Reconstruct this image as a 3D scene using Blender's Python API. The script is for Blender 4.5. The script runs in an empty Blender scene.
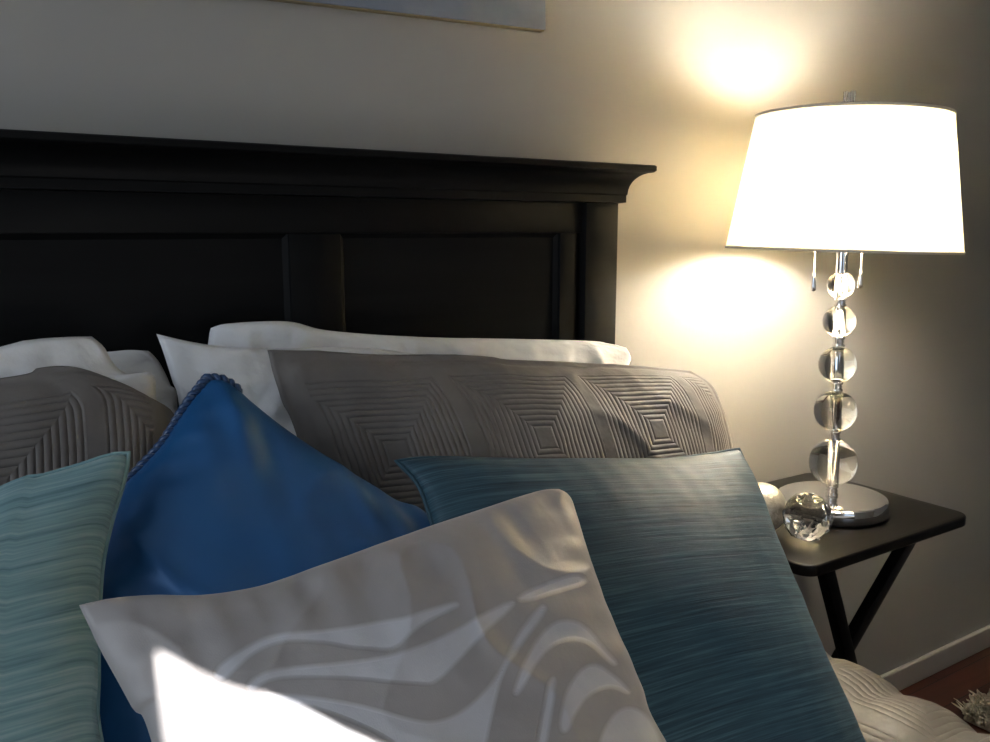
import bpy, bmesh, math, random
import numpy as np
from mathutils import Vector, Matrix, noise
random.seed(7); rng = np.random.default_rng(7)
S = bpy.context.scene
COL = S.collection
PI = math.pi

# ------------------------------------------------------------------ camera
F, W, H = 855.0, 990, 742
PITCH = math.atan2(140, F); YAW = math.radians(32.9); EYE = 1.24
CAM = np.array([0, 0, EYE])
FW = np.array([math.sin(YAW)*math.cos(PITCH), math.cos(YAW)*math.cos(PITCH), -math.sin(PITCH)])
RT = np.array([math.cos(YAW), -math.sin(YAW), 0.0]); UP = np.cross(RT, FW)
cd = bpy.data.cameras.new('camera'); cam = bpy.data.objects.new('camera', cd); COL.objects.link(cam)
cd.sensor_width = 36; cd.lens = F/W*36; cd.clip_start = 0.02
cam.matrix_world = Matrix([[RT[0], UP[0], -FW[0], 0], [RT[1], UP[1], -FW[1], 0], [RT[2], UP[2], -FW[2], EYE], [0, 0, 0, 1]])
S.camera = cam

def ray(x, y):
    d = FW*F + RT*(x-W/2) - UP*(y-H/2)
    return d/np.linalg.norm(d)
def at_z(x, y, z):
    d = ray(x, y); return CAM + d*(z-EYE)/d[2]
def at_y(x, y, Y):
    d = ray(x, y); return CAM + d*Y/d[1]
def proj(P):
    v = np.asarray(P) - CAM; z = v@FW
    return np.stack([W/2 + F*(v@RT)/z, H/2 - F*(v@UP)/z], -1)
class Plane:
    def __init__(s, yb, zb, tilt, yaw=0.0, x0=0.0):
        a, y = math.radians(tilt), math.radians(yaw)
        s.P = np.array([x0, yb, zb]); s.ex = np.array([math.cos(y), math.sin(y), 0.0])
        b = np.array([-math.sin(y), math.cos(y), 0.0])
        s.ey = b*math.sin(a) + np.array([0, 0, math.cos(a)]); s.n = np.cross(s.ex, s.ey)
        if s.n@np.array([0, -1, 0]) < 0: s.n = -s.n           # points to the viewer's side
    def loc(s, q):
        d = ray(*q); t = ((s.P-CAM)@s.n)/(d@s.n); X = CAM + d*t
        return np.array([(X-s.P)@s.ex, (X-s.P)@s.ey])
    def world(s, ab): return s.P + s.ex*ab[0] + s.ey*ab[1]

# ------------------------------------------------------------------ object helpers
def tag(o, label=None, cat=None, group=None, kind=None):
    if label: o['label'] = label
    if cat: o['category'] = cat
    if group: o['group'] = group
    if kind: o['kind'] = kind
    return o
def empty(name, loc, label, cat, group=None):
    o = bpy.data.objects.new(name, None); COL.objects.link(o); o.location = loc
    o.empty_display_size = 0.05
    return tag(o, label, cat, group)
def root_loc(o):
    while o.parent: o = o.parent
    return np.array(o.location)
def obj(name, verts, faces, mat, parent=None, smooth=True, uv=None, local=False, attr=None, sharp=None):
    """verts are world coordinates unless local; children keep the frame of their root"""
    v = np.asarray(verts, float)
    if parent is not None and not local: v = v - root_loc(parent)
    me = bpy.data.meshes.new(name); me.from_pydata(v.tolist(), [], [list(map(int, f)) for f in faces])
    if isinstance(mat, (list, tuple)):
        for m in mat: me.materials.append(m)
    else: me.materials.append(mat)
    me.polygons.foreach_set('use_smooth', [bool(smooth)]*len(me.polygons))
    if uv is not None:
        l = me.uv_layers.new(name='UVMap'); idx = np.zeros(len(me.loops), int); me.loops.foreach_get('vertex_index', idx)
        l.data.foreach_set('uv', np.asarray(uv, float)[idx].ravel())
    if attr:
        for k, val in attr.items():
            a = me.attributes.new(k, 'FLOAT', 'POINT'); a.data.foreach_set('value', np.asarray(val, float))
    me.update()
    if sharp is not None: me.set_sharp_from_angle(angle=math.radians(sharp))
    o = bpy.data.objects.new(name, me); COL.objects.link(o)
    if parent is not None: o.parent = parent
    return o
def bm_out(bm):
    bm.verts.ensure_lookup_table(); bm.verts.index_update()
    v = [tuple(x.co) for x in bm.verts]; f = [[x.index for x in p.verts] for p in bm.faces]
    bm.free(); return v, f
def box(x0, x1, y0, y1, z0, z1, bev=0.0, seg=2):
    bm = bmesh.new()
    bmesh.ops.create_cube(bm, size=1, matrix=Matrix.Translation(((x0+x1)/2, (y0+y1)/2, (z0+z1)/2)) @ Matrix.Diagonal((x1-x0, y1-y0, z1-z0, 1)))
    if bev: bmesh.ops.bevel(bm, geom=bm.edges[:], offset=bev, segments=seg, affect='EDGES', profile=0.5)
    return bm_out(bm)
def bar(a, b, w, d, bev=0.003):
    """square bar from a to b, w wide across, d deep along Y-ish"""
    a, b = Vector(a), Vector(b); z = (b-a).normalized(); y = Vector((0, 1, 0)); x = y.cross(z).normalized(); y = z.cross(x)
    L = (b-a).length
    bm = bmesh.new()
    M = Matrix((x, y, z)).transposed().to_4x4(); M.translation = (a+b)/2
    bmesh.ops.create_cube(bm, size=1, matrix=Matrix.Diagonal((w, d, L, 1)))
    if bev: bmesh.ops.bevel(bm, geom=bm.edges[:], offset=bev, segments=2, affect='EDGES', profile=0.5)
    bmesh.ops.transform(bm, matrix=M, verts=bm.verts)
    return bm_out(bm)
def lathe(prof, n=48, c=(0, 0, 0)):
    v, f = [], []
    rings = []
    for r, z in prof:
        if r < 1e-6:
            rings.append([len(v)]); v.append((c[0], c[1], c[2]+z))
        else:
            rings.append(list(range(len(v), len(v)+n)))
            v += [(c[0]+r*math.cos(2*PI*i/n), c[1]+r*math.sin(2*PI*i/n), c[2]+z) for i in range(n)]
    for A, B in zip(rings, rings[1:]):
        for i in range(n):
            j = (i+1) % n
            if len(A) == 1 and len(B) == 1: continue
            if len(A) == 1: f.append((A[0], B[j], B[i]))
            elif len(B) == 1: f.append((A[i], A[j], B[0]))
            else: f.append((A[i], A[j], B[j], B[i]))
    return v, f
def sphere(r, c, n=40, m=20):
    return lathe([(r*math.sin(PI*i/m) if 0 < i < m else 0, -r*math.cos(PI*i/m)) for i in range(m+1)], n, c)
def tube(path, r, n=10, closed=False):
    P = [Vector(p) for p in path]; v, f = [], []
    N = len(P); nrm = None
    for i, p in enumerate(P):
        t = (P[(i+1) % N]-P[i-1]) if closed else (P[min(i+1, N-1)]-P[max(i-1, 0)])
        t.normalize()
        if nrm is None:
            nrm = t.orthogonal().normalized()
        nrm = (nrm - t*nrm.dot(t)).normalized(); b = t.cross(nrm)
        rr = r[i] if hasattr(r, '__len__') else r
        for k in range(n):
            a = 2*PI*k/n; v.append(tuple(p + (nrm*math.cos(a)+b*math.sin(a))*rr))
    for i in range(N if closed else N-1):
        j = (i+1) % N
        for k in range(n):
            l = (k+1) % n; f.append((i*n+k, i*n+l, j*n+l, j*n+k))
    if not closed:
        f.append(list(range(n))[::-1]); f.append([(N-1)*n+k for k in range(n)])
    return v, f
def join(*parts):
    v, f = [], []
    for a, b in parts:
        o = len(v); v += list(a); f += [[i+o for i in q] for q in b]
    return v, f

# ------------------------------------------------------------------ material helpers
class NT:
    def __init__(s, name):
        s.m = bpy.data.materials.new(name); s.m.use_nodes = True; s.t = s.m.node_tree
        s.b = s.t.nodes['Principled BSDF']; s.out = s.t.nodes['Material Output']
    def n(s, typ, **kw):
        x = s.t.nodes.new(typ)
        for k, v in kw.items():
            if k.startswith('i_'):
                key = k[2:]; key = int(key) if key.isdigit() else key.replace('_', ' ')
                s.put(x.inputs[key], v)
            else: setattr(x, k, v)
        return x
    def put(s, sock, v):
        if isinstance(v, bpy.types.NodeSocket): s.t.links.new(v, sock)
        elif isinstance(v, bpy.types.Node): s.t.links.new(v.outputs[0], sock)
        else: sock.default_value = v
    def set(s, **kw):
        for k, v in kw.items(): s.put(s.b.inputs[k.replace('_', ' ')], v)
        return s
    def math(s, op, a, b=0.0, c=0.0):
        x = s.n('ShaderNodeMath', operation=op); s.put(x.inputs[0], a); s.put(x.inputs[1], b)
        if len(x.inputs) > 2: s.put(x.inputs[2], c)
        return x.outputs[0]
    def ramp(s, fac, stops):
        r = s.n('ShaderNodeValToRGB'); s.put(r.inputs[0], fac); e = r.color_ramp.elements
        while len(e) < len(stops): e.new(0.5)
        for k, (p, c) in enumerate(stops):
            e[k].position = p; e[k].color = (*c, 1) if len(c) == 3 else c
        return r.outputs[0]
    def coords(s, scale=(1, 1, 1), kind='UV', rot=(0, 0, 0)):
        tc = s.n('ShaderNodeTexCoord'); mp = s.n('ShaderNodeMapping'); s.put(mp.inputs[0], tc.outputs[kind])
        mp.inputs['Scale'].default_value = scale; mp.inputs['Rotation'].default_value = rot
        return mp.outputs[0]
    def noise(s, vec, scale, detail=3, rough=0.5):
        x = s.n('ShaderNodeTexNoise'); s.put(x.inputs['Vector'], vec); x.inputs['Scale'].default_value = scale
        x.inputs['Detail'].default_value = detail; x.inputs['Roughness'].default_value = rough
        return x.outputs['Fac']
    def bump(s, h, strength=0.3, dist=0.01, prev=None):
        x = s.n('ShaderNodeBump'); s.put(x.inputs['Height'], h)
        x.inputs['Strength'].default_value = strength; x.inputs['Distance'].default_value = dist
        if prev is not None: s.put(x.inputs['Normal'], prev)
        return x.outputs[0]
def RGB(r, g, b): return (r, g, b, 1)

def m_plain(name, col, rough=0.5, metal=0.0, nscale=0, namp=0.0, bstr=0.0, spec=0.5, sheen=0.0):
    t = NT(name).set(Base_Color=RGB(*col), Roughness=rough, Metallic=metal)
    t.b.inputs['Specular IOR Level'].default_value = spec
    if sheen:
        t.b.inputs['Sheen Weight'].default_value = sheen; t.b.inputs['Sheen Roughness'].default_value = 0.4
    if nscale:
        v = t.coords(kind='Object'); f = t.noise(v, nscale, 4)
        lo = tuple(max(0, c*(1-namp)) for c in col); hi = tuple(c*(1+namp) for c in col)
        t.set(Base_Color=t.ramp(f, [(0.25, lo), (0.75, hi)]))
        if bstr: t.put(t.b.inputs['Normal'], t.bump(f, bstr, 0.002))
    return t.m

def m_silk(name, dark, mid, light):
    t = NT(name)
    v1 = t.coords((5, 190, 1)); v2 = t.coords((9, 520, 1)); v3 = t.coords((2.5, 50, 1))
    a = t.noise(v1, 1.0, 5, 0.65); b = t.noise(v2, 1.0, 3, 0.6); c = t.noise(v3, 1.0, 2)
    mix = t.math('ADD', t.math('MULTIPLY', a, 0.55), t.math('ADD', t.math('MULTIPLY', b, 0.3), t.math('MULTIPLY', c, 0.15)))
    t.set(Base_Color=t.ramp(mix, [(0.36, dark), (0.5, mid), (0.64, light)]), Roughness=0.55)
    t.b.inputs['Sheen Weight'].default_value = 0.06; t.b.inputs['Specular IOR Level'].default_value = 0.3
    t.put(t.b.inputs['Normal'], t.bump(mix, 0.55, 0.0025))
    return t.m

def m_quilt(name, col, col2, cell=0.235, pitch=0.0118, border=0.045, size=(0.7, 0.5), rough=0.36, strength=0.8, diamond=False):
    """quilted satin: stitched concentric squares inside a plain flange; UV in metres"""
    t = NT(name)
    tc = t.n('ShaderNodeTexCoord'); sp = t.n('ShaderNodeSeparateXYZ'); t.put(sp.inputs[0], tc.outputs['UV'])
    x, y = sp.outputs[0], sp.outputs[1]
    fx = t.math('SUBTRACT', t.math('FRACT', t.math('DIVIDE', x, cell)), 0.5)
    fy = t.math('SUBTRACT', t.math('FRACT', t.math('DIVIDE', y, cell)), 0.5)
    d = t.math('MULTIPLY', t.math('MAXIMUM', t.math('ABSOLUTE', fx), t.math('ABSOLUTE', fy)), cell)
    wave = t.math('ABSOLUTE', t.math('SINE', t.math('MULTIPLY', d, PI/pitch)))
    wave = t.math('POWER', wave, 0.55)
    band = t.math('LESS_THAN', d, cell*0.46)
    core = t.math('GREATER_THAN', d, cell*0.05)
    m = t.math('MULTIPLY', band, core)
    if border:
        bx = t.math('MINIMUM', x, t.math('SUBTRACT', size[0], x)); by = t.math('MINIMUM', y, t.math('SUBTRACT', size[1], y))
        bd = t.math('MINIMUM', bx, by)
        m = t.math('MULTIPLY', m, t.math('GREATER_THAN', bd, border+0.006))
        seam = t.math('LESS_THAN', t.math('ABSOLUTE', t.math('SUBTRACT', bd, border)), 0.0022)
    h = t.math('ADD', t.math('MULTIPLY', wave, m), t.math('SUBTRACT', 1.0, m))
    if border: h = t.math('SUBTRACT', h, t.math('MULTIPLY', seam, 0.8))
    cr = t.coords((9, 9, 1)); crn = t.noise(cr, 1.0, 4, 0.6)
    t.set(Base_Color=t.ramp(crn, [(0.3, col), (0.7, col2)]), Roughness=rough)
    t.b.inputs['Sheen Weight'].default_value = 0.05; t.b.inputs['Specular IOR Level'].default_value = 0.3
    nb = t.bump(crn, 0.35, 0.012)
    t.put(t.b.inputs['Normal'], t.bump(h, strength, 0.003, nb))
    return t.m

M = {}
def build_materials():
    t = NT('wall_paint'); v = t.coords(kind='Object'); f = t.noise(v, 130, 4); g = t.noise(v, 1.3, 2)
    t.set(Base_Color=t.ramp(g, [(0.3, (0.36, 0.348, 0.325)), (0.7, (0.385, 0.372, 0.345))]), Roughness=0.55)
    t.put(t.b.inputs['Normal'], t.bump(f, 0.08, 0.002)); M['wall'] = t.m
    M['ceiling'] = m_plain('ceiling_paint', (0.62, 0.61, 0.59), 0.8, nscale=90, namp=0.02, bstr=0.1)
    M['trim'] = m_plain('trim_paint', (0.46, 0.44, 0.41), 0.35, nscale=30, namp=0.03)
    # dark cherry boards
    t = NT('floor_boards'); v = t.coords(kind='Object')
    br = t.n('ShaderNodeTexBrick'); t.put(br.inputs['Vector'], v)
    br.inputs['Color1'].default_value = RGB(0.095, 0.028, 0.018); br.inputs['Color2'].default_value = RGB(0.065, 0.020, 0.013); br.inputs['Mortar'].default_value = RGB(0.015, 0.006, 0.004)
    br.inputs['Scale'].default_value = 1.0; br.inputs['Mortar Size'].default_value = 0.002; br.inputs['Brick Width'].default_value = 0.9; br.inputs['Row Height'].default_value = 0.085
    gv = t.coords((3, 60, 1), 'Object'); g = t.noise(gv, 1.0, 5, 0.6)
    mx = t.n('ShaderNodeMix', data_type='RGBA', blend_type='MULTIPLY'); mx.inputs[0].default_value = 0.7
    t.put(mx.inputs[6], br.outputs[0]); t.put(mx.inputs[7], t.ramp(g, [(0.3, (0.5, 0.5, 0.5)), (0.7, (1, 1, 1))]))
    t.set(Base_Color=mx.outputs[2], Roughness=0.32); t.put(t.b.inputs['Normal'], t.bump(br.outputs['Fac'], 0.3, -0.002)); M['floor'] = t.m
    # satin black paint
    t = NT('black_painted_wood'); v = t.coords((1.5, 30, 30), 'Object'); f = t.noise(v, 2.0, 4)
    t.set(Base_Color=t.ramp(f, [(0.3, (0.0045, 0.0046, 0.0048)), (0.7, (0.0065, 0.0066, 0.0068))]), Roughness=0.5)
    t.b.inputs['Specular IOR Level'].default_value = 0.12
    t.put(t.b.inputs['Normal'], t.bump(f, 0.06, 0.002)); M['black'] = t.m
    t = NT('black_tray_wood'); v = t.coords((3, 40, 40), 'Object'); f = t.noise(v, 2.0, 4)
    t.set(Base_Color=t.ramp(f, [(0.3, (0.006, 0.0055, 0.005)), (0.7, (0.010, 0.009, 0.0085))]), Roughness=0.34)
    t.b.inputs['Specular IOR Level'].default_value = 0.2
    t.put(t.b.inputs['Normal'], t.bump(f, 0.05, 0.002)); M['tray'] = t.m
    M['mattress'] = m_plain('mattress_ticking', (0.7, 0.68, 0.64), 0.8, nscale=60, namp=0.05, bstr=0.2)
    # white cotton
    t = NT('white_cotton'); v = t.coords((1, 1, 1)); f = t.noise(v, 14, 5, 0.6); w = t.noise(t.coords((500, 500, 1)), 1.0, 1)
    t.set(Base_Color=t.ramp(f, [(0.3, (0.76, 0.76, 0.77)), (0.7, (0.83, 0.83, 0.84))]), Roughness=0.7)
    t.b.inputs['Sheen Weight'].default_value = 0.1
    t.put(t.b.inputs['Normal'], t.bump(t.noise(t.coords((7, 11, 1), rot=(0, 0, .5)), 1.0, 3, .55), 0.55, 0.03, t.bump(f, 0.4, 0.01, t.bump(w, 0.1, 0.001)))); M['cotton'] = t.m
    M['sham'] = m_quilt('quilted_taupe_satin', (0.148, 0.134, 0.123), (0.195, 0.178, 0.164), cell=.215, pitch=.0078, strength=.65, border=.026, size=(0.74, 0.46), rough=.6)
    M['quilt'] = m_quilt('quilted_comforter_satin', (0.112, 0.098, 0.082), (0.135, 0.119, 0.10), cell=0.24, pitch=0.0105, border=0, rough=0.5, strength=0.3)
    M['teal'] = m_silk('teal_silk', (0.013, 0.032, 0.050), (0.030, 0.076, 0.105), (0.078, 0.155, 0.19))
    M['sage'] = m_silk('sage_teal_silk', (0.095, 0.195, 0.225), (0.21, 0.365, 0.40), (0.36, 0.51, 0.53))
    t = NT('blue_satin'); f = t.noise(t.coords((7, 7, 1)), 1.0, 4, 0.55)
    t.set(Base_Color=t.ramp(f, [(0.3, (0.013, 0.10, 0.275)), (0.7, (0.016, 0.117, 0.32))]), Roughness=0.42, Metallic=0.2)
    t.b.inputs['Sheen Weight'].default_value = 0.02; t.b.inputs['Sheen Roughness'].default_value = 0.35; t.b.inputs['Sheen Tint'].default_value = RGB(0.1, 0.45, 1.0)
    t.put(t.b.inputs['Normal'], t.bump(f, 0.3, 0.012)); M['blue'] = t.m
    M['cord'] = m_plain('navy_cord', (0.018, 0.055, 0.14), 0.3, nscale=200, namp=0.3, sheen=0.3)
    # zebra satin : attribute holds the signed distance to the pale stripes
    t = NT('zebra_satin'); at = t.n('ShaderNodeAttribute', attribute_name='stripe')
    f = t.noise(t.coords((10, 10, 1)), 1.0, 4, 0.55); fib = t.noise(t.coords((900, 500, 1)), 1.0, 2)
    s = t.math('MULTIPLY_ADD', at.outputs['Fac'], 260.0, 0.6); s.node.use_clamp = True
    dark = t.ramp(f, [(0.3, (0.33, 0.31, 0.305)), (0.7, (0.385, 0.362, 0.355))]); light = t.ramp(f, [(0.3, (0.53, 0.53, 0.56)), (0.7, (0.58, 0.58, 0.61))])
    mx = t.n('ShaderNodeMix', data_type='RGBA'); t.put(mx.inputs[0], s); t.put(mx.inputs[6], dark); t.put(mx.inputs[7], light)
    t.set(Base_Color=mx.outputs[2], Roughness=t.math('MULTIPLY_ADD', s, -0.12, 0.5))
    t.b.inputs['Sheen Weight'].default_value = 0.3; t.b.inputs['Sheen Roughness'].default_value = 0.35
    h = t.math('MULTIPLY_ADD', s, -1.0, t.math('MULTIPLY', fib, 0.12))
    t.put(t.b.inputs['Normal'], t.bump(h, 0.5, 0.0025, t.bump(f, 0.25, 0.012))); M['zebra'] = t.m
    # lamp
    t = NT('chrome').set(Base_Color=RGB(0.78, 0.78, 0.80), Metallic=1.0, Roughness=0.07); f = t.noise(t.coords(kind='Object'), 60, 2)
    t.set(Roughness=t.ramp(f, [(0.3, (0.05,)*3), (0.7, (0.10,)*3)])); M['chrome'] = t.m
    t = NT('crystal').set(Base_Color=RGB(1, 1, 1), Roughness=0.0, IOR=1.5); t.b.inputs['Transmission Weight'].default_value = 1.0
    f = t.noise(t.coords(kind='Object'), 5, 1); t.set(Base_Color=t.ramp(f, [(0.3, (0.98, 0.99, 0.98)), (0.7, (1, 1, 1))])); M['glass'] = t.m
    t = NT('shade_linen'); t.t.nodes.remove(t.b)
    w = t.noise(t.coords((1, 1, 1), 'Object'), 400, 2); c = t.ramp(w, [(0.3, (0.90, 0.76, 0.48)), (0.7, (0.94, 0.81, 0.54))])
    df = t.n('ShaderNodeBsdfDiffuse'); t.put(df.inputs[0], c); tr = t.n('ShaderNodeBsdfTranslucent'); t.put(tr.inputs[0], c)
    mx = t.n('ShaderNodeMixShader', i_0=0.19); t.put(mx.inputs[1], df.outputs[0]); t.put(mx.inputs[2], tr.outputs[0]); t.put(t.out.inputs[0], mx.outputs[0]); M['shade'] = t.m
    M['shadetrim'] = m_plain('shade_binding', (0.72, 0.66, 0.56), 0.7, nscale=200, namp=0.05)
    t = NT('lit_bulb'); t.set(Base_Color=RGB(1, 0.9, 0.75)); t.b.inputs['Emission Color'].default_value = RGB(1.0, 0.955, 0.87); t.b.inputs['Emission Strength'].default_value = BULB; M['bulb'] = t.m
    # silver ornament
    t = NT('silver_leaf'); v = t.coords(kind='Object'); f = t.noise(v, 45, 4, 0.65)
    t.set(Base_Color=t.ramp(f, [(0.3, (0.55, 0.50, 0.44)), (0.7, (0.80, 0.76, 0.70))]), Metallic=0.75, Roughness=0.36)
    t.put(t.b.inputs['Normal'], t.bump(f, 0.9, 0.006)); M['silver'] = t.m
    # canvas painting
    t = NT('canvas_paint'); v = t.coords((1, 6, 1.5), 'Object'); f = t.noise(v, 5, 5, 0.6); w = t.noise(t.coords(kind='Object'), 500, 1)
    t.set(Base_Color=t.ramp(f, [(0.3, (0.17, 0.21, 0.29)), (0.7, (0.27, 0.305, 0.38))]), Roughness=0.7); t.put(t.b.inputs['Normal'], t.bump(w, 0.2, 0.001)); M['canvas'] = t.m
    M['canvasedge'] = m_plain('canvas_edge', (0.30, 0.25, 0.15), 0.6, nscale=40, namp=0.15)
    M['rug'] = m_plain('shag_wool', (0.50, 0.45, 0.36), 0.9, nscale=25, namp=0.2)
    M['sun_mask'] = m_plain('sun_mask_cloth', (0.45, 0.44, 0.43), 0.9, nscale=80, namp=0.05)  # for the out-of-view sheet added to block part of the sun
BULB = 180.0
build_materials()

# ------------------------------------------------------------------ setting
WY = 1.228                         # wall behind the bed
XL, XR, YF, ZC = -1.35, 3.3, -1.75, 2.55
def struct(name, vf, mat, smooth=False, parent=None):
    o = obj(name, *vf, mat, parent=parent, smooth=smooth)
    if parent is None: o['kind'] = 'structure'
    return o
struct('floor', box(XL-.1, XR+.1, YF-.1, WY+.1, -0.1, 0), M['floor'])
struct('ceiling', box(XL-.1, XR+.1, YF-.1, WY+.1, ZC, ZC+.1), M['ceiling'])
struct('wall_back', box(XL-.1, XR+.1, WY, WY+.1, 0, ZC), M['wall'])
struct('wall_right', box(XR, XR+.1, YF, WY, 0, ZC), M['wall'])
def wall_with_hole(name, axis, c0, c1, a0, a1, h0, h1, z0, z1):
    bs = []
    for (p, q, r, s) in ((a0, h0, 0, ZC), (h1, a1, 0, ZC), (h0, h1, 0, z0), (h0, h1, z1, ZC)):
        bs.append(box(c0, c1, p, q, r, s) if axis == 'x' else box(p, q, c0, c1, r, s))
    return struct(name, join(*bs), M['wall'])
base_prof_h = 0.066
bb = at_z(895, 690, 0)
v, f = box(XL, XR, WY-0.014, WY, 0, base_prof_h, 0.004)
struct('baseboard_back', (v, f), M['trim'])

# zebra cushion plane first: the sun patch on it fixes where the sun comes in
ZP = Plane(.36, .65, 45)
SUN = np.array([.10, .90, -.30]); SUN /= np.linalg.norm(SUN)
def to_window(q):
    X = ZP.world(ZP.loc(q)) + ZP.n*0.045
    return X - SUN*((X[1]-YF)/SUN[1])
c0, c1 = to_window((138, 699)), to_window((333, 771))
jx = c0[0]; slope = (c1[2]-c0[2])/(c1[0]-c0[0])
wx0, wx1, wz0, wz1 = jx, jx+1.15, 0.72, 1.95
wall_with_hole('wall_front', 'y', YF-.1, YF, XL-.1, XR+.1, wx0, wx1, wz0, wz1)
def frame(axis, c, a0, a1, z0, z1, name):
    fw = .045; P = []
    for (p, q, r, s) in ((a0-fw, a0, z0-fw, z1+fw), (a1, a1+fw, z0-fw, z1+fw), (a0, a1, z1, z1+fw), (a0, a1, z0-fw, z0)):
        P.append(box(c-.02, c+.02, p, q, r, s) if axis == 'x' else box(p, q, c-.02, c+.02, r, s))
    return struct(name, join(*P), M['trim'])
w1 = frame('y', YF+.02, wx0, wx1, wz0, wz1, 'window_1')
# unseen sheet added over that window; its diagonal lower edge shapes the sun patch
cv, cf = [], []
NX, NZ = 60, 20
for i in range(NX+1):
    for j in range(NZ+1):
        x = wx0-.05+(wx1-wx0+.2)*i/NX
        zb = max(c0[2]+slope*(x-jx), wz0-.1); z = zb+(wz1+.12-zb)*j/NZ
        cv.append((x, YF+.07+.012*math.sin(x*70), z))
for i in range(NX):
    for j in range(NZ):
        a = i*(NZ+1)+j; cf.append((a, a+NZ+1, a+NZ+2, a+1))
cu = obj('sun_mask', cv, cf, M['sun_mask'], parent=w1)
md = cu.modifiers.new('thick', 'SOLIDIFY'); md.thickness = .004
lw = (-.45, .98, .95, 2.15)
wall_with_hole('wall_left', 'x', XL-.1, XL, YF, WY, *lw)
frame('x', XL+.02, lw[0], lw[1], lw[2], lw[3], 'window_2')

# ------------------------------------------------------------------ bed with headboard
BX = 0.21                                    # centre line of the bed
HY = 1.155                                   # front of the posts
xr_ = at_y(619, 203, HY)[0]; hw = xr_-BX
bed = empty('bed', (BX, .15, 0), 'black wooden bed with tall panelled headboard under a flared cornice, against the wall', 'bed')
hb = empty('tmp', (0, 0, 0), None, None); bpy.data.objects.remove(hb)
z_corn = at_y(620, 202.5, HY-.012)[2]; z_top = at_y(653, 165, HY-.06)[2]
# panel board + frame joined as the headboard's own mesh, with the visible members under it
hb_v, hb_f = box(BX-hw+.06, BX+hw-.06, HY+.022, HY+.04, .30, z_corn+.02)
headboard = obj('headboard', hb_v, hb_f, M['black'], bed, smooth=False)
def sub(name, vf, mat=None, par=None, sharp=35): return obj(name, *vf, mat or M['black'], par or headboard, smooth=True, sharp=sharp)
for sgn in (-1, 1):
    xa, xb = sorted((BX+sgn*hw, BX+sgn*(hw-.072)))
    sub('post', box(xa, xb, HY, HY+.055, 0, z_corn+.03, .003))
fy = HY+.012
zpt = at_y(562, 233, fy)[2]                   # top of the panels
px_r, px_l = at_y(560, 240, fy)[0], at_y(341, 240, fy)[0]
cl_r = at_y(289, 240, fy)[0]
sub('top_rail', box(BX-hw+.07, BX+hw-.07, fy, fy+.03, zpt, z_corn+.03, .002))
sub('bottom_rail', box(BX-hw+.07, BX+hw-.07, fy, fy+.03, .45, .62, .002))
edges = [(px_r, BX+hw-.082), (cl_r, px_l)]
for a, b in edges + [(2*BX-b, 2*BX-a) for a, b in edges]:
    sub('stile', box(a, b, fy, fy+.028, .62, zpt, .002))
for a, b in ((cl_r, 2*BX-cl_r), (px_l, px_r), (2*BX-px_r, 2*BX-px_l)):
    a, b = min(a, b), max(a, b)
    x0, x1, z0, z1 = a-.002, b+.002, .618, zpt+.002
    r = .014
    pv = [(x0, fy+.004, z0), (x1, fy+.004, z0), (x1, fy+.004, z1), (x0, fy+.004, z1), (x0+r, fy+.013, z0+r), (x1-r, fy+.013, z0+r), (x1-r, fy+.013, z1-r), (x0+r, fy+.013, z1-r),
          (x0, fy+.022, z0), (x1, fy+.022, z0), (x1, fy+.022, z1), (x0, fy+.022, z1)]
    pf = [(0, 1, 5, 4), (1, 2, 6, 5), (2, 3, 7, 6), (3, 0, 4, 7), (4, 5, 6, 7), (1, 0, 8, 9), (2, 1, 9, 10), (3, 2, 10, 11), (0, 3, 11, 8), (11, 10, 9, 8)]
    sub('panel', (pv, pf), sharp=10)
# cornice : cove profile swept round front and both ends
hc = z_top-z_corn
prof = [(0.0, z_corn-.001), (0.012, z_corn), (0.012, z_corn+.012)]
for k in range(9):
    a = k/8*PI/2; prof.append((.014+.040*(1-math.cos(a)), z_corn+.014+(hc-.026)*math.sin(a)))
prof += [(.056, z_top-.0115), (.060, z_top-.009), (.060, z_top-.002), (.057, z_top), (0.0, z_top)]
rv, rf = [], []
for o_, z in prof:
    q_ = o_*.5
    rv += [(BX-hw-q_, HY+.06, z), (BX-hw-q_, HY-o_, z), (BX+hw+q_, HY-o_, z), (BX+hw+q_, HY+.06, z)]
for k in range(len(prof)-1):
    for j in range(4):
        l = (j+1) % 4; rf.append((k*4+j, k*4+l, k*4+4+l, k*4+4+j))
rf.append((3, 2, 1, 0)); rf.append(tuple((len(prof)-1)*4+j for j in range(4)))
sub('cornice', (rv, rf), sharp=30)
# mattress and side rails (under the comforter)
BT = 0.545
obj('mattress', *box(BX-.77, BX+.77, -.95, 1.12, .30, BT, .05, 4), M['mattress'], bed)
for sgn in (-1, 1):
    xa, xb = sorted((BX+sgn*.772, BX+sgn*.797)); obj('side_rail', *box(xa, xb, -.9, HY, .23, .36, .003), M['black'], bed, sharp=35)
for sgn in (-1, 1):
    xa, xb = sorted((BX+sgn*.74, BX+sgn*.797)); obj('leg', *box(xa, xb, -.95, -.89, 0, .34, .003), M['black'], bed, sharp=35)

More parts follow.
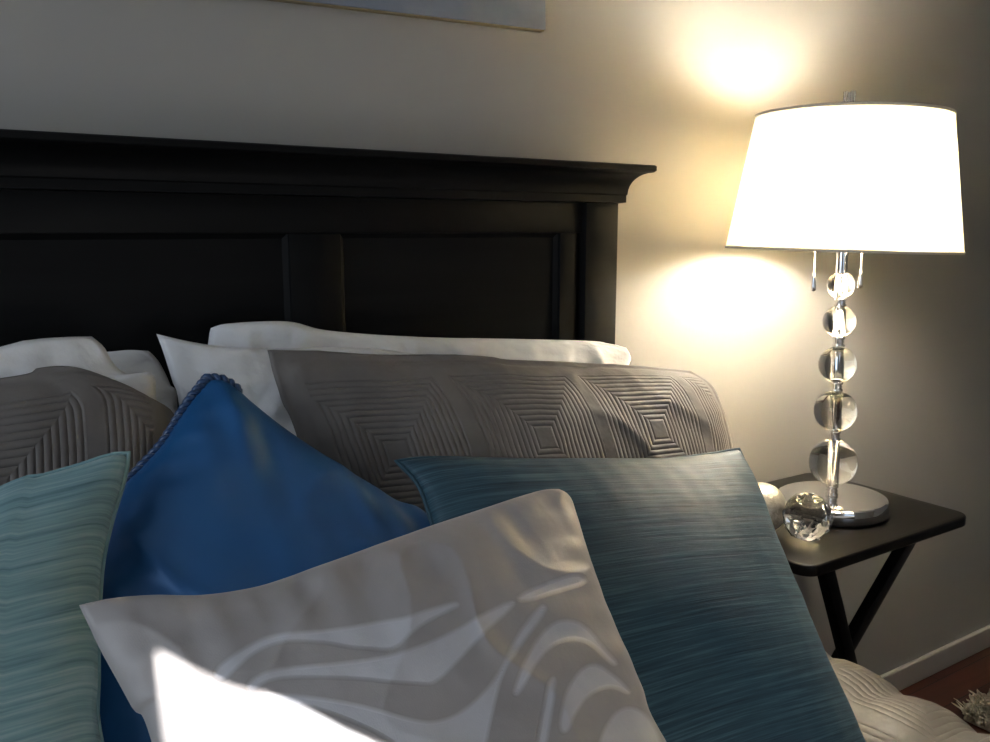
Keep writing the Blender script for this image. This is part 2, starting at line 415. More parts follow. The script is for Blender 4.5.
# ------------------------------------------------------------------ comforter
def make_comforter():
    x_half = .862; ztop = .622; rad = .085; drop = .195
    L = []                                       # cross-section (offset across, z, outward normal)
    flat = x_half-rad
    n1, n2, n3 = 66, 16, 16
    sec = [(-flat + 2*flat*i/n1, ztop) for i in range(n1+1)]
    arc = [(flat+rad*math.sin(a), ztop-rad+rad*math.cos(a)) for a in [PI/2*i/n2 for i in range(1, n2+1)]]
    fall = [(x_half+.012*i/n3, ztop-rad-drop*i/n3) for i in range(1, n3+1)]
    right = arc+fall; left = [(-x, z) for x, z in right][::-1]
    sec = left+sec+right
    pos = [0.0]
    for a, b in zip(sec, sec[1:]): pos.append(pos[-1]+math.hypot(b[0]-a[0], b[1]-a[1]))
    tot = pos[-1]
    ys = [1.10-.0175*i for i in range(int(2.1/.0175)+1)]
    v, uv, f = [], [], []
    for y in ys:
        for (x, z), s in zip(sec, pos):
            k = (s-tot/2)
            ax = abs(x); side = max(0, min(1, (ax-flat+.05)/(rad+.05)))
            nx = math.copysign(math.sin(side*PI/2), x); nz = math.cos(side*PI/2)
            puff = .026*abs(math.sin((y+.02+.05*(ax-.6))*PI/.105))**.6-.014       # channels across the bed edge
            puff *= .25+.75*side
            nn = .010*noise.noise(Vector((k*5, y*6, 1.7)))+.005*noise.noise(Vector((k*16, y*18, 4.1)))
            back = min(1, max(0, (y-.72)/.12)); puff -= .036*min(1, max(0, (.72+.16*back-ax)/(.12-.06*back)))
            v.append((BX+x+nx*(puff+nn), y, z+nz*(puff+nn)-(.02*noise.noise(Vector((y*4, 9.1, x))) if z < ztop-rad-drop*.9 else 0)))
            uv.append((k, y))
    n = len(sec)
    for i in range(len(ys)-1):
        for j in range(n-1):
            a = i*n+j; f.append((a, a+1, a+n+1, a+n))
    o = obj('comforter', v, f, M['quilt'], uv=uv)
    md = o.modifiers.new('thick', 'SOLIDIFY'); md.thickness = .018; md.offset = -1 if True else 1
    tag(o, 'beige quilted comforter spread on the bed, its edge at the lower right', 'comforter')
    return o
make_comforter()

# ------------------------------------------------------------------ pillows and cushions
def resample(P, n):
    P = np.asarray(P, float)
    if len(P) > 2:                              # Catmull-Rom
        Q = np.vstack([2*P[0]-P[1], P, 2*P[-1]-P[-2]]); out = []
        for i in range(len(P)-1):
            p0, p1, p2, p3 = Q[i:i+4]
            for t in np.linspace(0, 1, 24, endpoint=False):
                out.append(.5*(2*p1+(p2-p0)*t+(2*p0-5*p1+4*p2-p3)*t*t+(3*p1-p0-3*p2+p3)*t**3))
        out.append(P[-1]); P = np.array(out)
    d = np.r_[0, np.cumsum(np.linalg.norm(np.diff(P, axis=0), axis=1))]
    s = np.linspace(0, d[-1], n+1)
    return np.stack([np.interp(s, d, P[:, k]) for k in (0, 1)], 1)
def pillow(name, mat, pl, top, right, bottom, left, Tf, Tb, e=.55, N=80, flange=0.0, wr=(.004, 9, 1), pucker=.004, sag=0.0, attr_fn=None, uvsize=None, parent=None, fmat=None, crease=0.6):
    """sides run TL-TR, TR-BR, BL-BR, TL-BL; points are photo pixels (x, y) or ('l', a, b) on the pillow's own plane"""
    g = lambda p: np.array(p[1:], float) if p[0] == 'l' else pl.loc(p)
    T, R, B, Lf = [resample([g(p) for p in s], N) for s in (top, right, bottom, left)]
    u = np.linspace(0, 1, N+1); U, V = np.meshgrid(u, u, indexing='ij')            # V down
    Ue, Ve = U[..., None], V[..., None]
    C = (1-Ve)*T[:, None]+Ve*B[:, None]+(1-Ue)*Lf[None]+Ue*R[None]
    C -= (1-Ue)*(1-Ve)*T[0]+Ue*(1-Ve)*T[-1]+(1-Ue)*Ve*B[0]+Ue*Ve*B[-1]
    fu = np.clip((U-flange)/(1-2*flange), 0, 1); fv = np.clip((V-flange*1.5)/(1-3*flange), 0, 1)
    prof = (4*fu*(1-fu))**e*(4*fv*(1-fv))**e
    sagp = prof*(1+sag*(V-.5)*2)
    edge = np.minimum(np.minimum(U, 1-U), np.minimum(V, 1-V))
    wsz = max(np.linalg.norm(T[-1]-T[0]), .1); hsz = max(np.linalg.norm(Lf[-1]-Lf[0]), .1)
    amp, sc, seed = wr
    nz = np.zeros_like(U); pk = np.zeros_like(U); cr_ = np.zeros_like(U)
    for i in range(N+1):
        for j in range(N+1):
            a, b = C[i, j]
            nz[i, j] = noise.noise(Vector((a*sc, b*sc, seed*7.3)))*.7+noise.noise(Vector((a*sc*2.3, b*sc*2.3, seed*3.1)))*.3
            q_ = Vector((a*sc*.8+.4*b*sc, b*sc*.8-.4*a*sc, seed*5.7)); w_ = noise.noise(q_*.7)*1.2
            cr_[i, j] = max(0, 1-3.2*abs(noise.noise(q_+Vector((w_, 0, w_)))))**2
            dT, dS = min(V[i, j], 1-V[i, j])*hsz, min(U[i, j], 1-U[i, j])*wsz
            pk[i, j] = math.exp(-dT/.05)*noise.noise(Vector((a*38, dT*6, seed)))+math.exp(-dS/.05)*noise.noise(Vector((b*38, dS*6, seed+9)))
    fade = np.clip(edge*14, 0, 1)
    nz = nz+crease*cr_
    front = Tf*sagp+amp*nz*(.3+.7*fade)+pucker*pk*fade
    back = Tb*prof
    mid = amp*.8*nz*(1-fade)
    base = pl.P+C[..., :1]*pl.ex+C[..., 1:]*pl.ey
    Fv = base+pl.n*(np.where(edge > 0, front, mid)+.0015*(edge > 0))[..., None]
    Bv = base-pl.n*(np.where(edge > 0, back, -mid)+.0015*(edge > 0))[..., None]
    n = N+1; idx = np.arange(n*n).reshape(n, n)
    verts = list(Fv.reshape(-1, 3)); bidx = np.zeros((n, n), int)
    for i in range(n):
        for j in range(n):
            if 0 < i < N and 0 < j < N: bidx[i, j] = len(verts); verts.append(Bv[i, j])
            else: bidx[i, j] = idx[i, j]
    faces = []
    for i in range(N):
        for j in range(N):
            faces.append((idx[i, j], idx[i, j+1], idx[i+1, j+1], idx[i+1, j]))
            faces.append((bidx[i, j], bidx[i+1, j], bidx[i+1, j+1], bidx[i, j+1]))
    sx, sy = uvsize or (wsz, hsz)
    uvf = np.stack([U*sx, (1-V)*sy], -1).reshape(-1, 2)
    inner = [(i, j) for i in range(n) for j in range(n) if 0 < i < N and 0 < j < N]
    uvb = np.array([[U[i, j]*sx, (1-V[i, j])*sy] for i, j in inner])
    attr = None
    if attr_fn is not None:
        val = attr_fn(Fv.reshape(-1, 3)); attr = {'stripe': np.r_[val, np.full(len(inner), -1.0)]}
    o = obj(name, verts, faces, mat, parent=parent, uv=np.vstack([uvf, uvb]), attr=attr)
    ring = [base[i, 0] for i in range(N)]+[base[N, j] for j in range(N)]+[base[i, N] for i in range(N, 0, -1)]+[base[0, j] for j in range(N, 0, -1)]
    return o, ring
def seam(ring, r, mat, parent, name='piping'):
    return obj(name, *tube(ring[::2], r, 6, closed=True), mat, parent)

G_W = 'white bed pillows'
# white pillows, right side
p, _ = pillow('pillow', M['cotton'], Plane(1.062, .62, 7), [(224, 324), (250, 322), (290, 322), (330, 331), (420, 337), (520, 339), (590, 341), (618, 345)], [(618, 345), (627, 350), (629, 362), ('l', .965, .30), ('l', .955, .02)],
              [('l', .28, .02), ('l', .955, .02)], [(224, 324), (214, 327), (209, 338), ('l', .272, .38), ('l', .28, .02)], .032, .025, .5, wr=(.009, 9, 1), pucker=.010, crease=1.0)
tag(p, 'white pillow farthest back on the right, its long top edge against the headboard', 'pillow', G_W)
p, _ = pillow('pillow', M['cotton'], Plane(.968, .62, 12), [(156, 334), (185, 341), (215, 346), (262, 349), (400, 352), ('l', .93, .36)], [('l', .93, .36), ('l', .93, .02)],
              [('l', .21, .02), ('l', .93, .02)], [(156, 334), (163, 352), (172, 380), (180, 412), ('l', .225, .25), ('l', .21, .02)], .030, .025, .55, wr=(.008, 10, 2), pucker=.009, crease=1.0)
tag(p, 'white pillow with a pointed corner rising behind the blue cushion', 'pillow', G_W)
# white pillows, left side
p, _ = pillow('pillow', M['cotton'], Plane(1.072, .62, 8), [('l', -.48, .46), ('l', -.1, .47), (60, 352), (104, 352), (128, 350), (148, 351)], [(148, 351), (160, 363), (170, 385), (177, 408), ('l', .215, .2), ('l', .20, .02)],
              [('l', -.47, .02), ('l', .20, .02)], [('l', -.48, .46), ('l', -.47, .02)], .030, .025, .55, wr=(.008, 11, 3), pucker=.009, crease=1.0)
tag(p, 'shaded white pillow at the back left, beside the dark gap between the pillow stacks', 'pillow', G_W)
p, _ = pillow('pillow', M['cotton'], Plane(.955, .62, 13), [('l', -.48, .44), ('l', -.15, .46), (0, 347), (30, 340), (65, 337), (92, 336)], [(92, 336), (103, 346), (114, 364), (134, 378), (156, 387), ('l', .17, .25), ('l', .17, .02)],
              [('l', -.47, .02), ('l', .17, .02)], [('l', -.48, .44), ('l', -.47, .02)], .030, .025, .55, wr=(.008, 9, 4), pucker=.009, crease=1.0)
tag(p, 'white pillow at the far left with a folded corner, above the grey quilted sham', 'pillow', G_W)
# shams
SR = Plane(.845, .62, 19)
p, _ = pillow('pillow_sham', M['sham'], SR, [(267, 350), (320, 351), (370, 354), (430, 354), (480, 356), (510, 360), (570, 362), (640, 366), (690, 371)], [(690, 371), (712, 385), (724, 410), (732, 448), ('l', 1.055, .12), ('l', 1.03, .02)],
              [('l', .37, .02), ('l', 1.03, .02)], [(267, 350), (272, 372), (281, 402), (296, 436), ('l', .375, .2), ('l', .37, .02)], .06, .03, .5, N=110, flange=.018, wr=(.008, 8, 5), pucker=.006, crease=.45, uvsize=(.74, .46))
tag(p, 'grey quilted satin sham on the right, its end lit by the lamp', 'pillow sham', 'quilted grey shams')
p, _ = pillow('pillow_sham', M['sham'], Plane(.845, .62, 19), [('l', -.50, .42), ('l', -.2, .49), (0, 378), (38, 368), (70, 366), (100, 374), (126, 387)], [(126, 387), (150, 397), (173, 412), (178, 440), ('l', .20, .3), ('l', .19, .02)],
              [('l', -.48, .02), ('l', .19, .02)], [('l', -.50, .42), ('l', -.48, .02)], .06, .03, .5, N=110, flange=.018, wr=(.008, 7, 6), pucker=.004, uvsize=(.74, .46))
tag(p, 'grey quilted satin sham on the left, behind the pale sage cushion', 'pillow sham', 'quilted grey shams')
# blue cushion standing on its corner (TL = apex)
BP = Plane(.64, .62, 35)
blue, ring = pillow('throw_pillow', M['blue'], BP, [(207, 379), (228, 384), (260, 412), (300, 442), (345, 472), (390, 500), (428, 524), ('l', .50, .20)], [('l', .50, .20), ('l', .36, .04)],
                 [('l', .02, .17), ('l', .10, .02), ('l', .36, .04)], [(207, 379), (187, 405), (163, 444), (138, 472), (119, 494), (95, 560), ('l', .04, .30), ('l', .02, .17)], .085, .05, .5, wr=(.008, 9, 7), pucker=.016, crease=.7)
tag(blue, 'royal blue satin cushion with twisted cord edge, standing on its corner in the middle', 'cushion')
def rope(path, r, pitch, mat, parent):
    P = np.array(path); L = np.r_[0, np.cumsum(np.linalg.norm(np.diff(P, axis=0), axis=1))]
    tot = L[-1]; n = int(tot/pitch*9); ss = np.linspace(0, tot, n)
    Q = np.stack([np.interp(ss, L, P[:, k]) for k in range(3)], 1); T = np.gradient(Q, axis=0); T /= np.linalg.norm(T, axis=1)[:, None]
    Bn = np.cross(T, BP.n); Bn /= np.linalg.norm(Bn, axis=1)[:, None]; Nn = np.cross(Bn, T); parts = []
    for ph in (0, PI):
        a = 2*PI*ss/pitch+ph
        parts.append(tube(Q+(Nn*np.cos(a)[:, None]+Bn*np.sin(a)[:, None])*r*.5, r*.56, 6))
    return obj('cord_trim', *join(*parts), mat, parent)
nB = len(ring)//4
rope([p+BP.n*.003 for p in ring[3*nB:]+ring[:int(nB*.10)]], .0062, .0175, M['cord'], blue)
# pale sage cushion, left
TLP = Plane(.52, .62, 38)
p, ring = pillow('throw_pillow', M['sage'], TLP, [('l', -.34, .40), ('l', -.15, .43), (0, 489), (35, 478), (80, 465), (110, 455), (129, 453)], [(129, 453), (124, 480), (112, 520), (103, 560), (99, 610), (98, 680), (101, 742), ('l', .09, .13), ('l', .11, .02)],
              [('l', -.36, .02), ('l', -.1, .035), ('l', .11, .02)], [('l', -.34, .40), ('l', -.33, .2), ('l', -.36, .02)], .075, .05, .5, wr=(.004, 8, 8), pucker=.004, crease=.15)
tag(p, 'pale sage teal silk cushion with slubbed stripes at the left edge', 'cushion', 'silk cushions'); seam(ring, .0025, M['sage'], p)
# dark teal cushion, right
TRP = Plane(.49, .62, 42)
p, ring = pillow('throw_pillow', M['teal'], TRP, [(396, 461), (430, 458), (480, 459), (540, 461), (600, 461), (660, 460), (710, 454), (739, 449)], [(739, 449), (757, 490), (775, 545), (797, 600), (820, 655), (845, 705), (866, 748), ('l', .85, .01)],
              [('l', .37, .02), ('l', .6, .03), ('l', .85, .01)], [(396, 461), (418, 485), (433, 526), ('l', .41, .25), ('l', .37, .02)], .065, .05, .5, N=90, wr=(.004, 7, 9), pucker=.004, crease=.1)
tag(p, 'dark teal silk cushion with slubbed stripes, propped on the right beside the nightstand', 'cushion', 'silk cushions'); seam(ring, .0025, M['teal'], p)
# zebra cushion
LIGHT = [
 [(211,672),(246,646),(278,634),(327,632),(384,622),(405,619),(420,613),(456,603),(458,606),(425,622),(408,634),(398,646),(388,650),(370,648),(350,647),(327,642),(285,640),(256,650),(235,668),(222,682)],
 [(246,684),(267,671),(306,667),(362,662),(400,655),(449,635),(484,614),(512,601),(515,604),(484,632),(456,662),(435,683),(425,684),(385,681),(362,678),(292,676),(264,681),(250,692)],
 [(240,692),(306,697),(362,706),(420,724),(443,722),(466,711),(498,678),(515,638),(541,604),(548,608),(522,643),(503,668),(494,700),(484,745),(480,800),(300,830),(200,780)],
 [(512,695),(525,660),(543,631),(560,619),(584,623),(608,653),(618,663),(612,664),(591,641),(569,637),(548,646),(530,671),(519,694)],
 [(537,745),(544,706),(549,680),(556,676),(552,705),(545,745),(540,800),(530,800)],
 [(558,728),(568,685),(590,660),(618,678),(633,695),(612,684),(590,692),(576,710),(566,735)],
 [(597,745),(618,706),(645,710),(662,742),(668,790),(600,800)],
 [(516,596),(558,579),(580,573),(588,582),(562,589),(523,602)]]
DARK = [[(288,700),(341,715),(390,738),(430,770),(420,775),(380,746),(335,723)]]
def sdist(P2, poly):
    A = np.array(poly, float); B = np.roll(A, -1, 0)
    d = np.full(len(P2), 1e9); ins = np.zeros(len(P2), bool)
    for a, b in zip(A, B):
        ab = b-a; t = np.clip(((P2-a)@ab)/(ab@ab), 0, 1); d = np.minimum(d, np.linalg.norm(P2-(a+t[:, None]*ab), axis=1))
        c = ((a[1] > P2[:, 1]) != (b[1] > P2[:, 1])); xi = (b[0]-a[0])*(P2[:, 1]-a[1])/(b[1]-a[1] if b[1] != a[1] else 1e-9)+a[0]
        ins ^= c & (P2[:, 0] < xi)
    return np.where(ins, d, -d)
def smooth_poly(P, it=3):
    P = np.array(P, float)
    for _ in range(it):
        Q = np.roll(P, -1, 0); P = np.stack([.75*P+.25*Q, .25*P+.75*Q], 1).reshape(-1, 2)
    return P
LIGHT = [smooth_poly(p) for p in LIGHT]; DARK = [smooth_poly(p) for p in DARK]
def zebra_attr(V):
    q = proj(V); s = np.full(len(q), -1e9)
    for poly in LIGHT: s = np.maximum(s, sdist(q, poly))
    for poly in DARK: s = np.minimum(s, -sdist(q, poly))
    return s/1300.0
p, ring = pillow('throw_pillow', M['zebra'], ZP, [(79, 605), (105, 600), (150, 597), (200, 598), (250, 591), (290, 579), (350, 557), (420, 532), (490, 508), (535, 493), (558, 489)], [(558, 489), (570, 500), (580, 535), (592, 580), (612, 635), (635, 690), (657, 745), ('l', .51, .01)],
              [('l', .085, .01), ('l', .28, .03), ('l', .51, .01)], [(79, 605), (92, 634), (110, 668), (131, 706), (152, 745), ('l', .10, .15), ('l', .085, .01)], .075, .05, .5, N=220, wr=(.006, 10, 10), pucker=.010, crease=.5, attr_fn=zebra_attr)
tag(p, 'pale satin cushion with silvery zebra stripes in front, a patch of sunlight on it', 'cushion')

# ------------------------------------------------------------------ folding tray table
TZ = .712
RB, RF, LF = at_z(808, 472, TZ), at_z(966, 516, TZ), at_z(815, 571, TZ)
tx0, tx1, ty0, ty1 = LF[0], RF[0]+.02, RF[1]-.003, min(RB[1], WY-.03)
table = empty('tray_table', ((tx0+tx1)/2, (ty0+ty1)/2, 0), 'small black folding tray table with crossed legs, beside the bed', 'nightstand')
def slab(x0, x1, y0, y1, z0, z1, r, bev):
    bm = bmesh.new(); ring = []
    for cx, cy, a0 in ((x1-r, y1-r, 0), (x0+r, y1-r, 90), (x0+r, y0+r, 180), (x1-r, y0+r, 270)):
        for k in range(9):
            a = math.radians(a0+90*k/8); ring.append(bm.verts.new((cx+r*math.cos(a), cy+r*math.sin(a), z0)))
    fc = bm.faces.new(ring); ex = bmesh.ops.extrude_face_region(bm, geom=[fc])
    bmesh.ops.translate(bm, verts=[g for g in ex['geom'] if isinstance(g, bmesh.types.BMVert)], vec=(0, 0, z1-z0))
    bmesh.ops.recalc_face_normals(bm, faces=bm.faces)
    es = [e for e in bm.edges if abs(e.verts[0].co.z-e.verts[1].co.z) < 1e-6]
    bmesh.ops.bevel(bm, geom=es, offset=bev, segments=3, affect='EDGES', profile=.5)
    return bm_out(bm)
obj('tabletop', *slab(tx0, tx1, ty0, ty1, TZ-.02, TZ, .032, .004), M['tray'], table, sharp=40)
def xpair(yA, yB):
    a_top, cr, b_top = at_y(823, 580, ty0+.045), at_y(844, 666, ty0+.045), at_y(911, 548, ty0+.045)
    for P, y in ((a_top, yA), (b_top, yB)):
        d = (cr-P); s = (P[2]-(TZ-.021))/(-d[2]); top = P-d*(-s) if False else P+d*((TZ-.021-P[2])/d[2]); bot = P+d*((0.0-P[2])/d[2])
        dirv = d/np.linalg.norm(d)
        obj('leg', *bar((top[0], y, TZ-.022), (bot[0], y, 0.006), .024, .022), M['tray'], table, sharp=35)
    return a_top, b_top, cr
a_top, b_top, cr = xpair(ty0+.034, ty0+.058)
xpair(ty1-.034, ty1-.058)
# dowel through the crossing and cleats under the top
obj('crossbar', *tube([(cr[0], ty0+.03, cr[2]), (cr[0], ty1-.03, cr[2])], .006, 10), M['tray'], table)

# ------------------------------------------------------------------ lamp
LB = at_z(831, 511, TZ)
def z_at(yp, X=LB[0], Y=LB[1]):
    lo, hi = 0.3, 2.2
    for _ in range(50):
        m = (lo+hi)/2
        if proj(np.array([X, Y, m]))[1] > yp: lo = m
        else: hi = m
    return lo
DEPTH = (np.array([LB[0], LB[1], 1.0])-CAM)@FW; PPM = F/DEPTH
lamp = empty('table_lamp', (LB[0], LB[1], TZ+.0032), 'lit table lamp with stacked crystal balls, chrome base and white drum shade', 'lamp')
def lob(name, vf, mat, par=lamp, **k): return obj(name, *vf, mat, par, local=True, **k)
br = 54/PPM
lob('base', lathe([(0, 0), (br*.985, 0), (br, .003), (br, .022), (br*.985, .026), (br*.96, .0275), (0, .028)], 72), M['chrome'], sharp=30)
ztopF = z_at(93)-TZ
tipx = proj(np.array([LB[0], LB[1], ztopF+TZ]))[0]
lean = math.atan2((851-tipx)/PPM, ztopF)*1.15
lamp.rotation_euler = Matrix.Rotation(lean, 3, Vector((FW[0], FW[1], 0)).normalized()).to_euler()
balls = [(464, 23.6), (412.5, 20.9), (366, 18.3), (323, 15.8), (287, 13.3)]
zs = [(z_at(y)-TZ, r/PPM) for y, r in balls]
z_sb, z_st = z_at(251.5)-TZ, z_at(119)-TZ
lob('stem', tube([(0, 0, .02), (0, 0, zs[-1][0]+zs[-1][1])], .0078, 20), M['chrome'])
for z, r in zs:
    b = lob('crystal_ball', sphere(r, (0, 0, z), 56, 32), M['glass'])
# collars between the balls
gaps = [(.028, zs[0][0]-zs[0][1])]+[(zs[i][0]+zs[i][1], zs[i+1][0]-zs[i+1][1]) for i in range(4)]
for a, b in gaps:
    a -= .002; b += .002; m = (a+b)/2; h = (b-a)/2
    if h < .004: h = .004
    pr = [(0, m-h), (.010, m-h), (.012, m-h*.6), (.008, m-h*.25), (.011, m), (.008, m+h*.25), (.012, m+h*.6), (.010, m+h), (0, m+h)]
    lob('collar', lathe(pr, 24), M['chrome'])
zt = zs[-1][0]+zs[-1][1]
lob('neck', lathe([(0, zt-.003), (.010, zt-.003), (.010, z_sb+.05), (.016, z_sb+.055), (.016, z_sb+.075), (0, z_sb+.075)], 24), M['chrome'], sharp=30)
rb, rt = 120.5/PPM*.895, 99.5/PPM*.885
tl = Matrix.Rotation(math.radians(2.7), 3, Vector((FW[0], FW[1], 0)).normalized())
cz = (z_sb+z_st)/2
def tiltv(vf): return [tuple(tl @ (Vector(p)-Vector((0, 0, cz)))+Vector((0, 0, cz))) for p in vf[0]], vf[1]
sh = lob('lamp_shade', tiltv(lathe([(rb+(rt-rb)*k/10, z_sb+(z_st-z_sb)*k/10) for k in range(11)], 96)), M['shade'])
for r, z in ((rb, z_sb), (rt, z_st)):
    lob('shade_binding', tiltv(lathe([(r-.0012, z-.002), (r+.0012, z-.002), (r+.0014, z+.0025), (r-.0012, z+.0025), (r-.0012, z-.002)], 96)), M['shadetrim'], sh)
# harp spider and finial
sp = []
for k in range(3):
    a = 2*PI*k/3+.4; sp.append(tube([(0, 0, z_st-.004), (rt*.99*math.cos(a), rt*.99*math.sin(a), z_st-.004)], .0014, 6))
lob('spider', tiltv(join(*sp)), M['chrome'])
hp = []
for sgn in (-1, 1):
    hp.append(tube([Vector((sgn*.018*(1-t)+sgn*.075*math.sin(PI*t)**.8, 0, z_sb+.06+(z_st-z_sb-.064)*t)) for t in [i/16 for i in range(17)]], .0016, 6))
lob('harp', join(*hp), M['chrome'])
fin = [tube([(.0085*math.cos(a), .0085*math.sin(a), z_st), (.0085*math.cos(a), .0085*math.sin(a), ztopF)], .0018, 6) for a in [2*PI*k/6 for k in range(6)]]
lob('finial', join(lathe([(0, z_st-.006), (.009, z_st-.006), (.011, z_st+.002), (0, z_st+.004)], 20), lathe([(0, z_st), (.004, z_st), (.004, ztopF-.002), (0, ztopF-.002)], 12), *fin), M['chrome'])
# bulbs, sockets and pull chains
RTv = Vector((RT[0], RT[1], 0))
zb_ = z_sb+.086
for sgn in (-1, 1):
    c = RTv*(.046*sgn)
    lob('socket', tube([(c.x*.3, c.y*.3, z_sb+.030), (c.x, c.y, z_sb+.040), (c.x, c.y, z_sb+.050)], .014, 16), M['chrome'])
    lob('light_bulb', lathe([(0, zb_-.045), (.014, zb_-.044), (.020, zb_-.034), (.030, zb_-.014), (.031, zb_+.012), (.027, zb_+.036), (.019, zb_+.062), (.014, zb_+.080), (.008, zb_+.088), (0, zb_+.090)], 20, (c.x, c.y, 0)), M['bulb'])
for xp, yb_, sgn in ((813, 284, -1), (858, 282, 1)):
    zc = z_at(yb_)-TZ; off = (xp-846)/PPM
    c = RTv*off - Vector((FW[0], FW[1], 0)).normalized()*.03
    beads = [sphere(.0022, (c.x, c.y, zc+.022+.0042*i), 8, 6) for i in range(int((z_sb+.07-zc-.022)/.0042))]
    ch = lob('pull_chain', join(tube([(c.x, c.y, zc+.02), (c.x, c.y, z_sb+.085), (c.x*.5, c.y*.5, z_sb+.088)], .0008, 6), *beads), M['chrome'])
    lob('pull_handle', lathe([(0, zc-.014), (.0045, zc-.012), (.005, zc-.006), (.003, zc+.012), (.0022, zc+.02), (0, zc+.022)], 14, (c.x, c.y, 0)), M['chrome'], ch)

# ------------------------------------------------------------------ ornaments on the table
cbr = .043
C0 = at_z(823, 547, TZ)
rv, rings = [], []
lev = [(.0, -.98, 0), (.42, -.90, 0), (.80, -.58, .5), (.98, -.12, 0), (.98, .22, .5), (.80, .60, 0), (.52, .84, .5)]
nseg = 9
for r, z, ph in lev[1:]:
    rings.append(list(range(len(rv), len(rv)+nseg))); rv += [(cbr*r*math.cos(2*PI*(i+ph)/nseg), cbr*r*math.sin(2*PI*(i+ph)/nseg), cbr*z) for i in range(nseg)]
bm = bmesh.new()
for q in rv: bm.verts.new(q)
bmesh.ops.convex_hull(bm, input=bm.verts); bmesh.ops.dissolve_limit(bm, angle_limit=.03, verts=bm.verts, edges=bm.edges)
bmesh.ops.transform(bm, matrix=Matrix.Rotation(math.radians(16), 4, 'X') @ Matrix.Rotation(math.radians(-14), 4, 'Y'), verts=bm.verts)
mz = min(x.co.z for x in bm.verts); cen = (C0[0], C0[1]+.035, TZ-mz+.0003)
bmesh.ops.translate(bm, verts=bm.verts, vec=cen)
o = obj('crystal_ornament', *bm_out(bm), M['glass'], smooth=False)
tag(o, 'clear faceted crystal ball beside the chrome lamp base', 'ornament')
S0 = at_z(773, 537, TZ); sr = .045
sc = np.array([max(S0[0], tx0+.03), S0[1]+.03, TZ+sr])
ax = Vector((RT[0], RT[1], -.05)).normalized()
def along(vf):
    q = Vector((0, 0, 1)).rotation_difference(ax)
    return [tuple(q @ Vector(p)+Vector(sc)) for p in vf[0]], vf[1]
orn = empty('silver_ornament', (sc[0], sc[1], TZ), 'round silver ornament with a short stem, half hidden by the teal cushion', 'ornament')
prof = [(sr*math.sin(PI*i/20), -sr*math.cos(PI*i/20)) for i in range(18)]
obj('body', *along(lathe([(0, -sr)]+prof[1:]+[(.012, sr*1.02), (.006, sr*1.08), (0, sr*1.1)], 40)), M['silver'], orn)
obj('stem', *along(tube([(0, 0, sr*1.05), (0, 0, sr*1.2), (.001, 0, sr*1.32)], [.003, .0022, .0026], 8)), M['silver'], orn)

# ------------------------------------------------------------------ picture over the bed
AY = WY-.017
a1 = at_y(546, 31, AY); a0 = at_y(285, 0, AY)
art_w, art_h = .95, .62
ang = math.atan2(a1[2]-a0[2], a1[0]-a0[0])
v, f = box(-art_w, 0, 0, .015, 0, art_h, .002)
art = empty('wall_picture', (a1[0], AY, a1[2]), 'pale grey canvas picture on the wall above the headboard', 'picture')
art.rotation_euler = (0, -ang, 0)
obj('stretcher_frame', *box(-art_w+.001, -.001, .003, .015, .0, art_h-.001, .001), M['canvasedge'], art, local=True, sharp=30)
obj('canvas', *box(-art_w, 0, 0, .005, .002, art_h, .0012), M['canvas'], art, local=True, sharp=30)

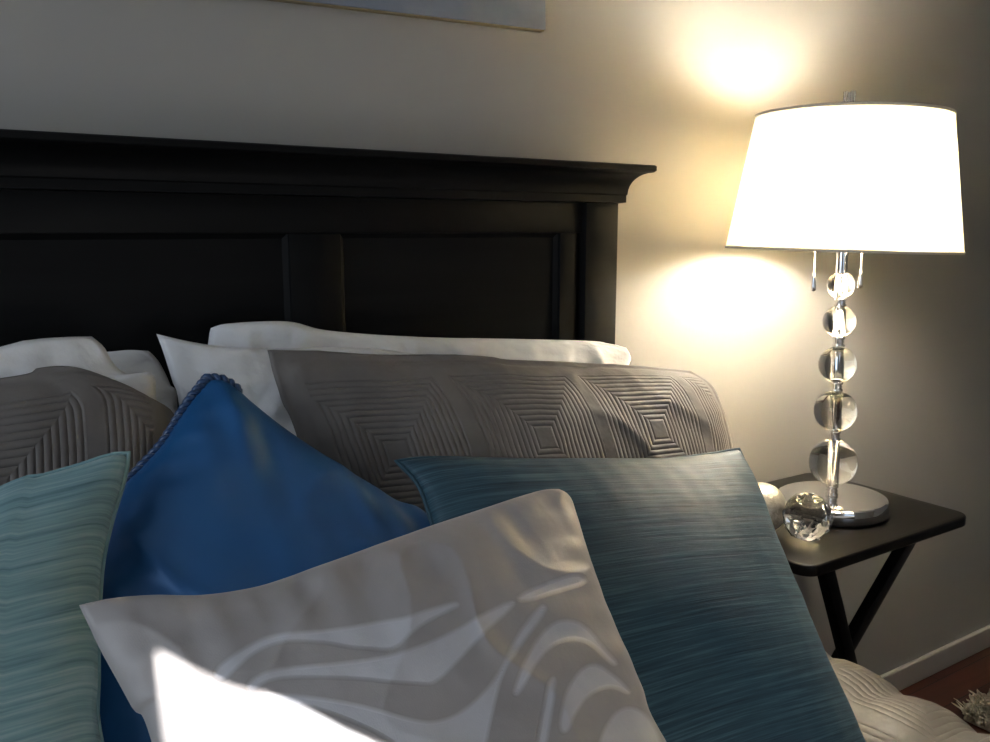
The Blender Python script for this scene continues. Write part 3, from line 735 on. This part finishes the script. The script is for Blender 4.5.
# ------------------------------------------------------------------ shag rug
R0 = at_z(943, 715, 0)
rx0, rx1, ry0, ry1 = R0[0]+.0, R0[0]+.75, R0[1]-1.3, R0[1]-.02
parts = [box(rx0+.02, rx1-.02, ry0+.02, ry1-.02, 0.0, .012, .004)]
tv, tf = [], []
for k in range(9000):
    x, y = rng.uniform(rx0+.015, rx1-.015), ry1-.015-abs(rng.normal(0, .45))
    if y < ry0+.015: continue
    a = rng.uniform(0, 2*PI); h = rng.uniform(.026, .046); ln = rng.uniform(.012, .035); w = rng.uniform(.0038, .0065)
    dx, dy = math.cos(a), math.sin(a); b0 = len(tv)
    for s, ww in ((0, .8), (.45, 1), (.85, .9), (1, .3)):
        cx, cy, zz = x+dx*ln*s*s, y+dy*ln*s*s, .010+h*(s-.25*s*s)
        tv += [(cx-dy*w*ww, cy+dx*w*ww, zz), (cx+dy*w*ww, cy-dx*w*ww, zz), (cx+dx*w*ww*.8, cy+dy*w*ww*.8, zz+.002)]
    for s in range(3):
        i = b0+s*3
        for q in range(3):
            r_ = (q+1) % 3; tf.append((i+q, i+r_, i+3+r_, i+3+q))
parts.append((tv, tf))
o = obj('shag_rug', *join(*parts), M['rug']); tag(o, 'cream shag rug on the dark red wood floor beside the bed', 'rug')

# ------------------------------------------------------------------ light
wd = bpy.data.worlds.new('sky'); S.world = wd; wd.use_nodes = True
bg = wd.node_tree.nodes['Background']; bg.inputs[0].default_value = (.62, .78, 1, 1); bg.inputs[1].default_value = .6
def area(name, loc, target, sx, sy, energy, col):
    l = bpy.data.lights.new(name, 'AREA'); l.shape = 'RECTANGLE'; l.size, l.size_y = sx, sy; l.energy = energy; l.color = col
    o = bpy.data.objects.new(name, l); COL.objects.link(o); o.location = loc
    o.rotation_euler = (Vector(target)-Vector(loc)).to_track_quat('-Z', 'Y').to_euler(); return o
area('window_daylight', (XL+.05, (lw[0]+lw[1])/2, (lw[2]+lw[3])/2), (1, (lw[0]+lw[1])/2, (lw[2]+lw[3])/2-.1), 1.3, 1.1, 10.8, (.80, .89, 1.0))
area('front_daylight', ((wx0+wx1)/2, YF+.12, 1.15), ((wx0+wx1)/2, 1, 1.0), 1.0, .7, .8, (.80, .89, 1.0))
sl = bpy.data.lights.new('sun', 'SUN'); sl.energy = 26; sl.angle = math.radians(.25); sl.color = (1, .97, .95)
so = bpy.data.objects.new('sun', sl); COL.objects.link(so); so.location = (0, -4, 4); so.rotation_euler = Vector(SUN).to_track_quat('-Z', 'Y').to_euler()

S.view_settings.view_transform = 'Standard'; S.view_settings.look = 'None'; S.view_settings.gamma = 1; S.view_settings.use_curve_mapping = False
S.view_settings.exposure = 0.0
S.cycles.use_denoising = True
S.cycles.max_bounces = 12; S.cycles.transmission_bounces = 10; S.cycles.glossy_bounces = 6; S.cycles.caustics_refractive = True
S.cycles.sample_clamp_indirect = 80.0; S.cycles.blur_glossy = 1.0
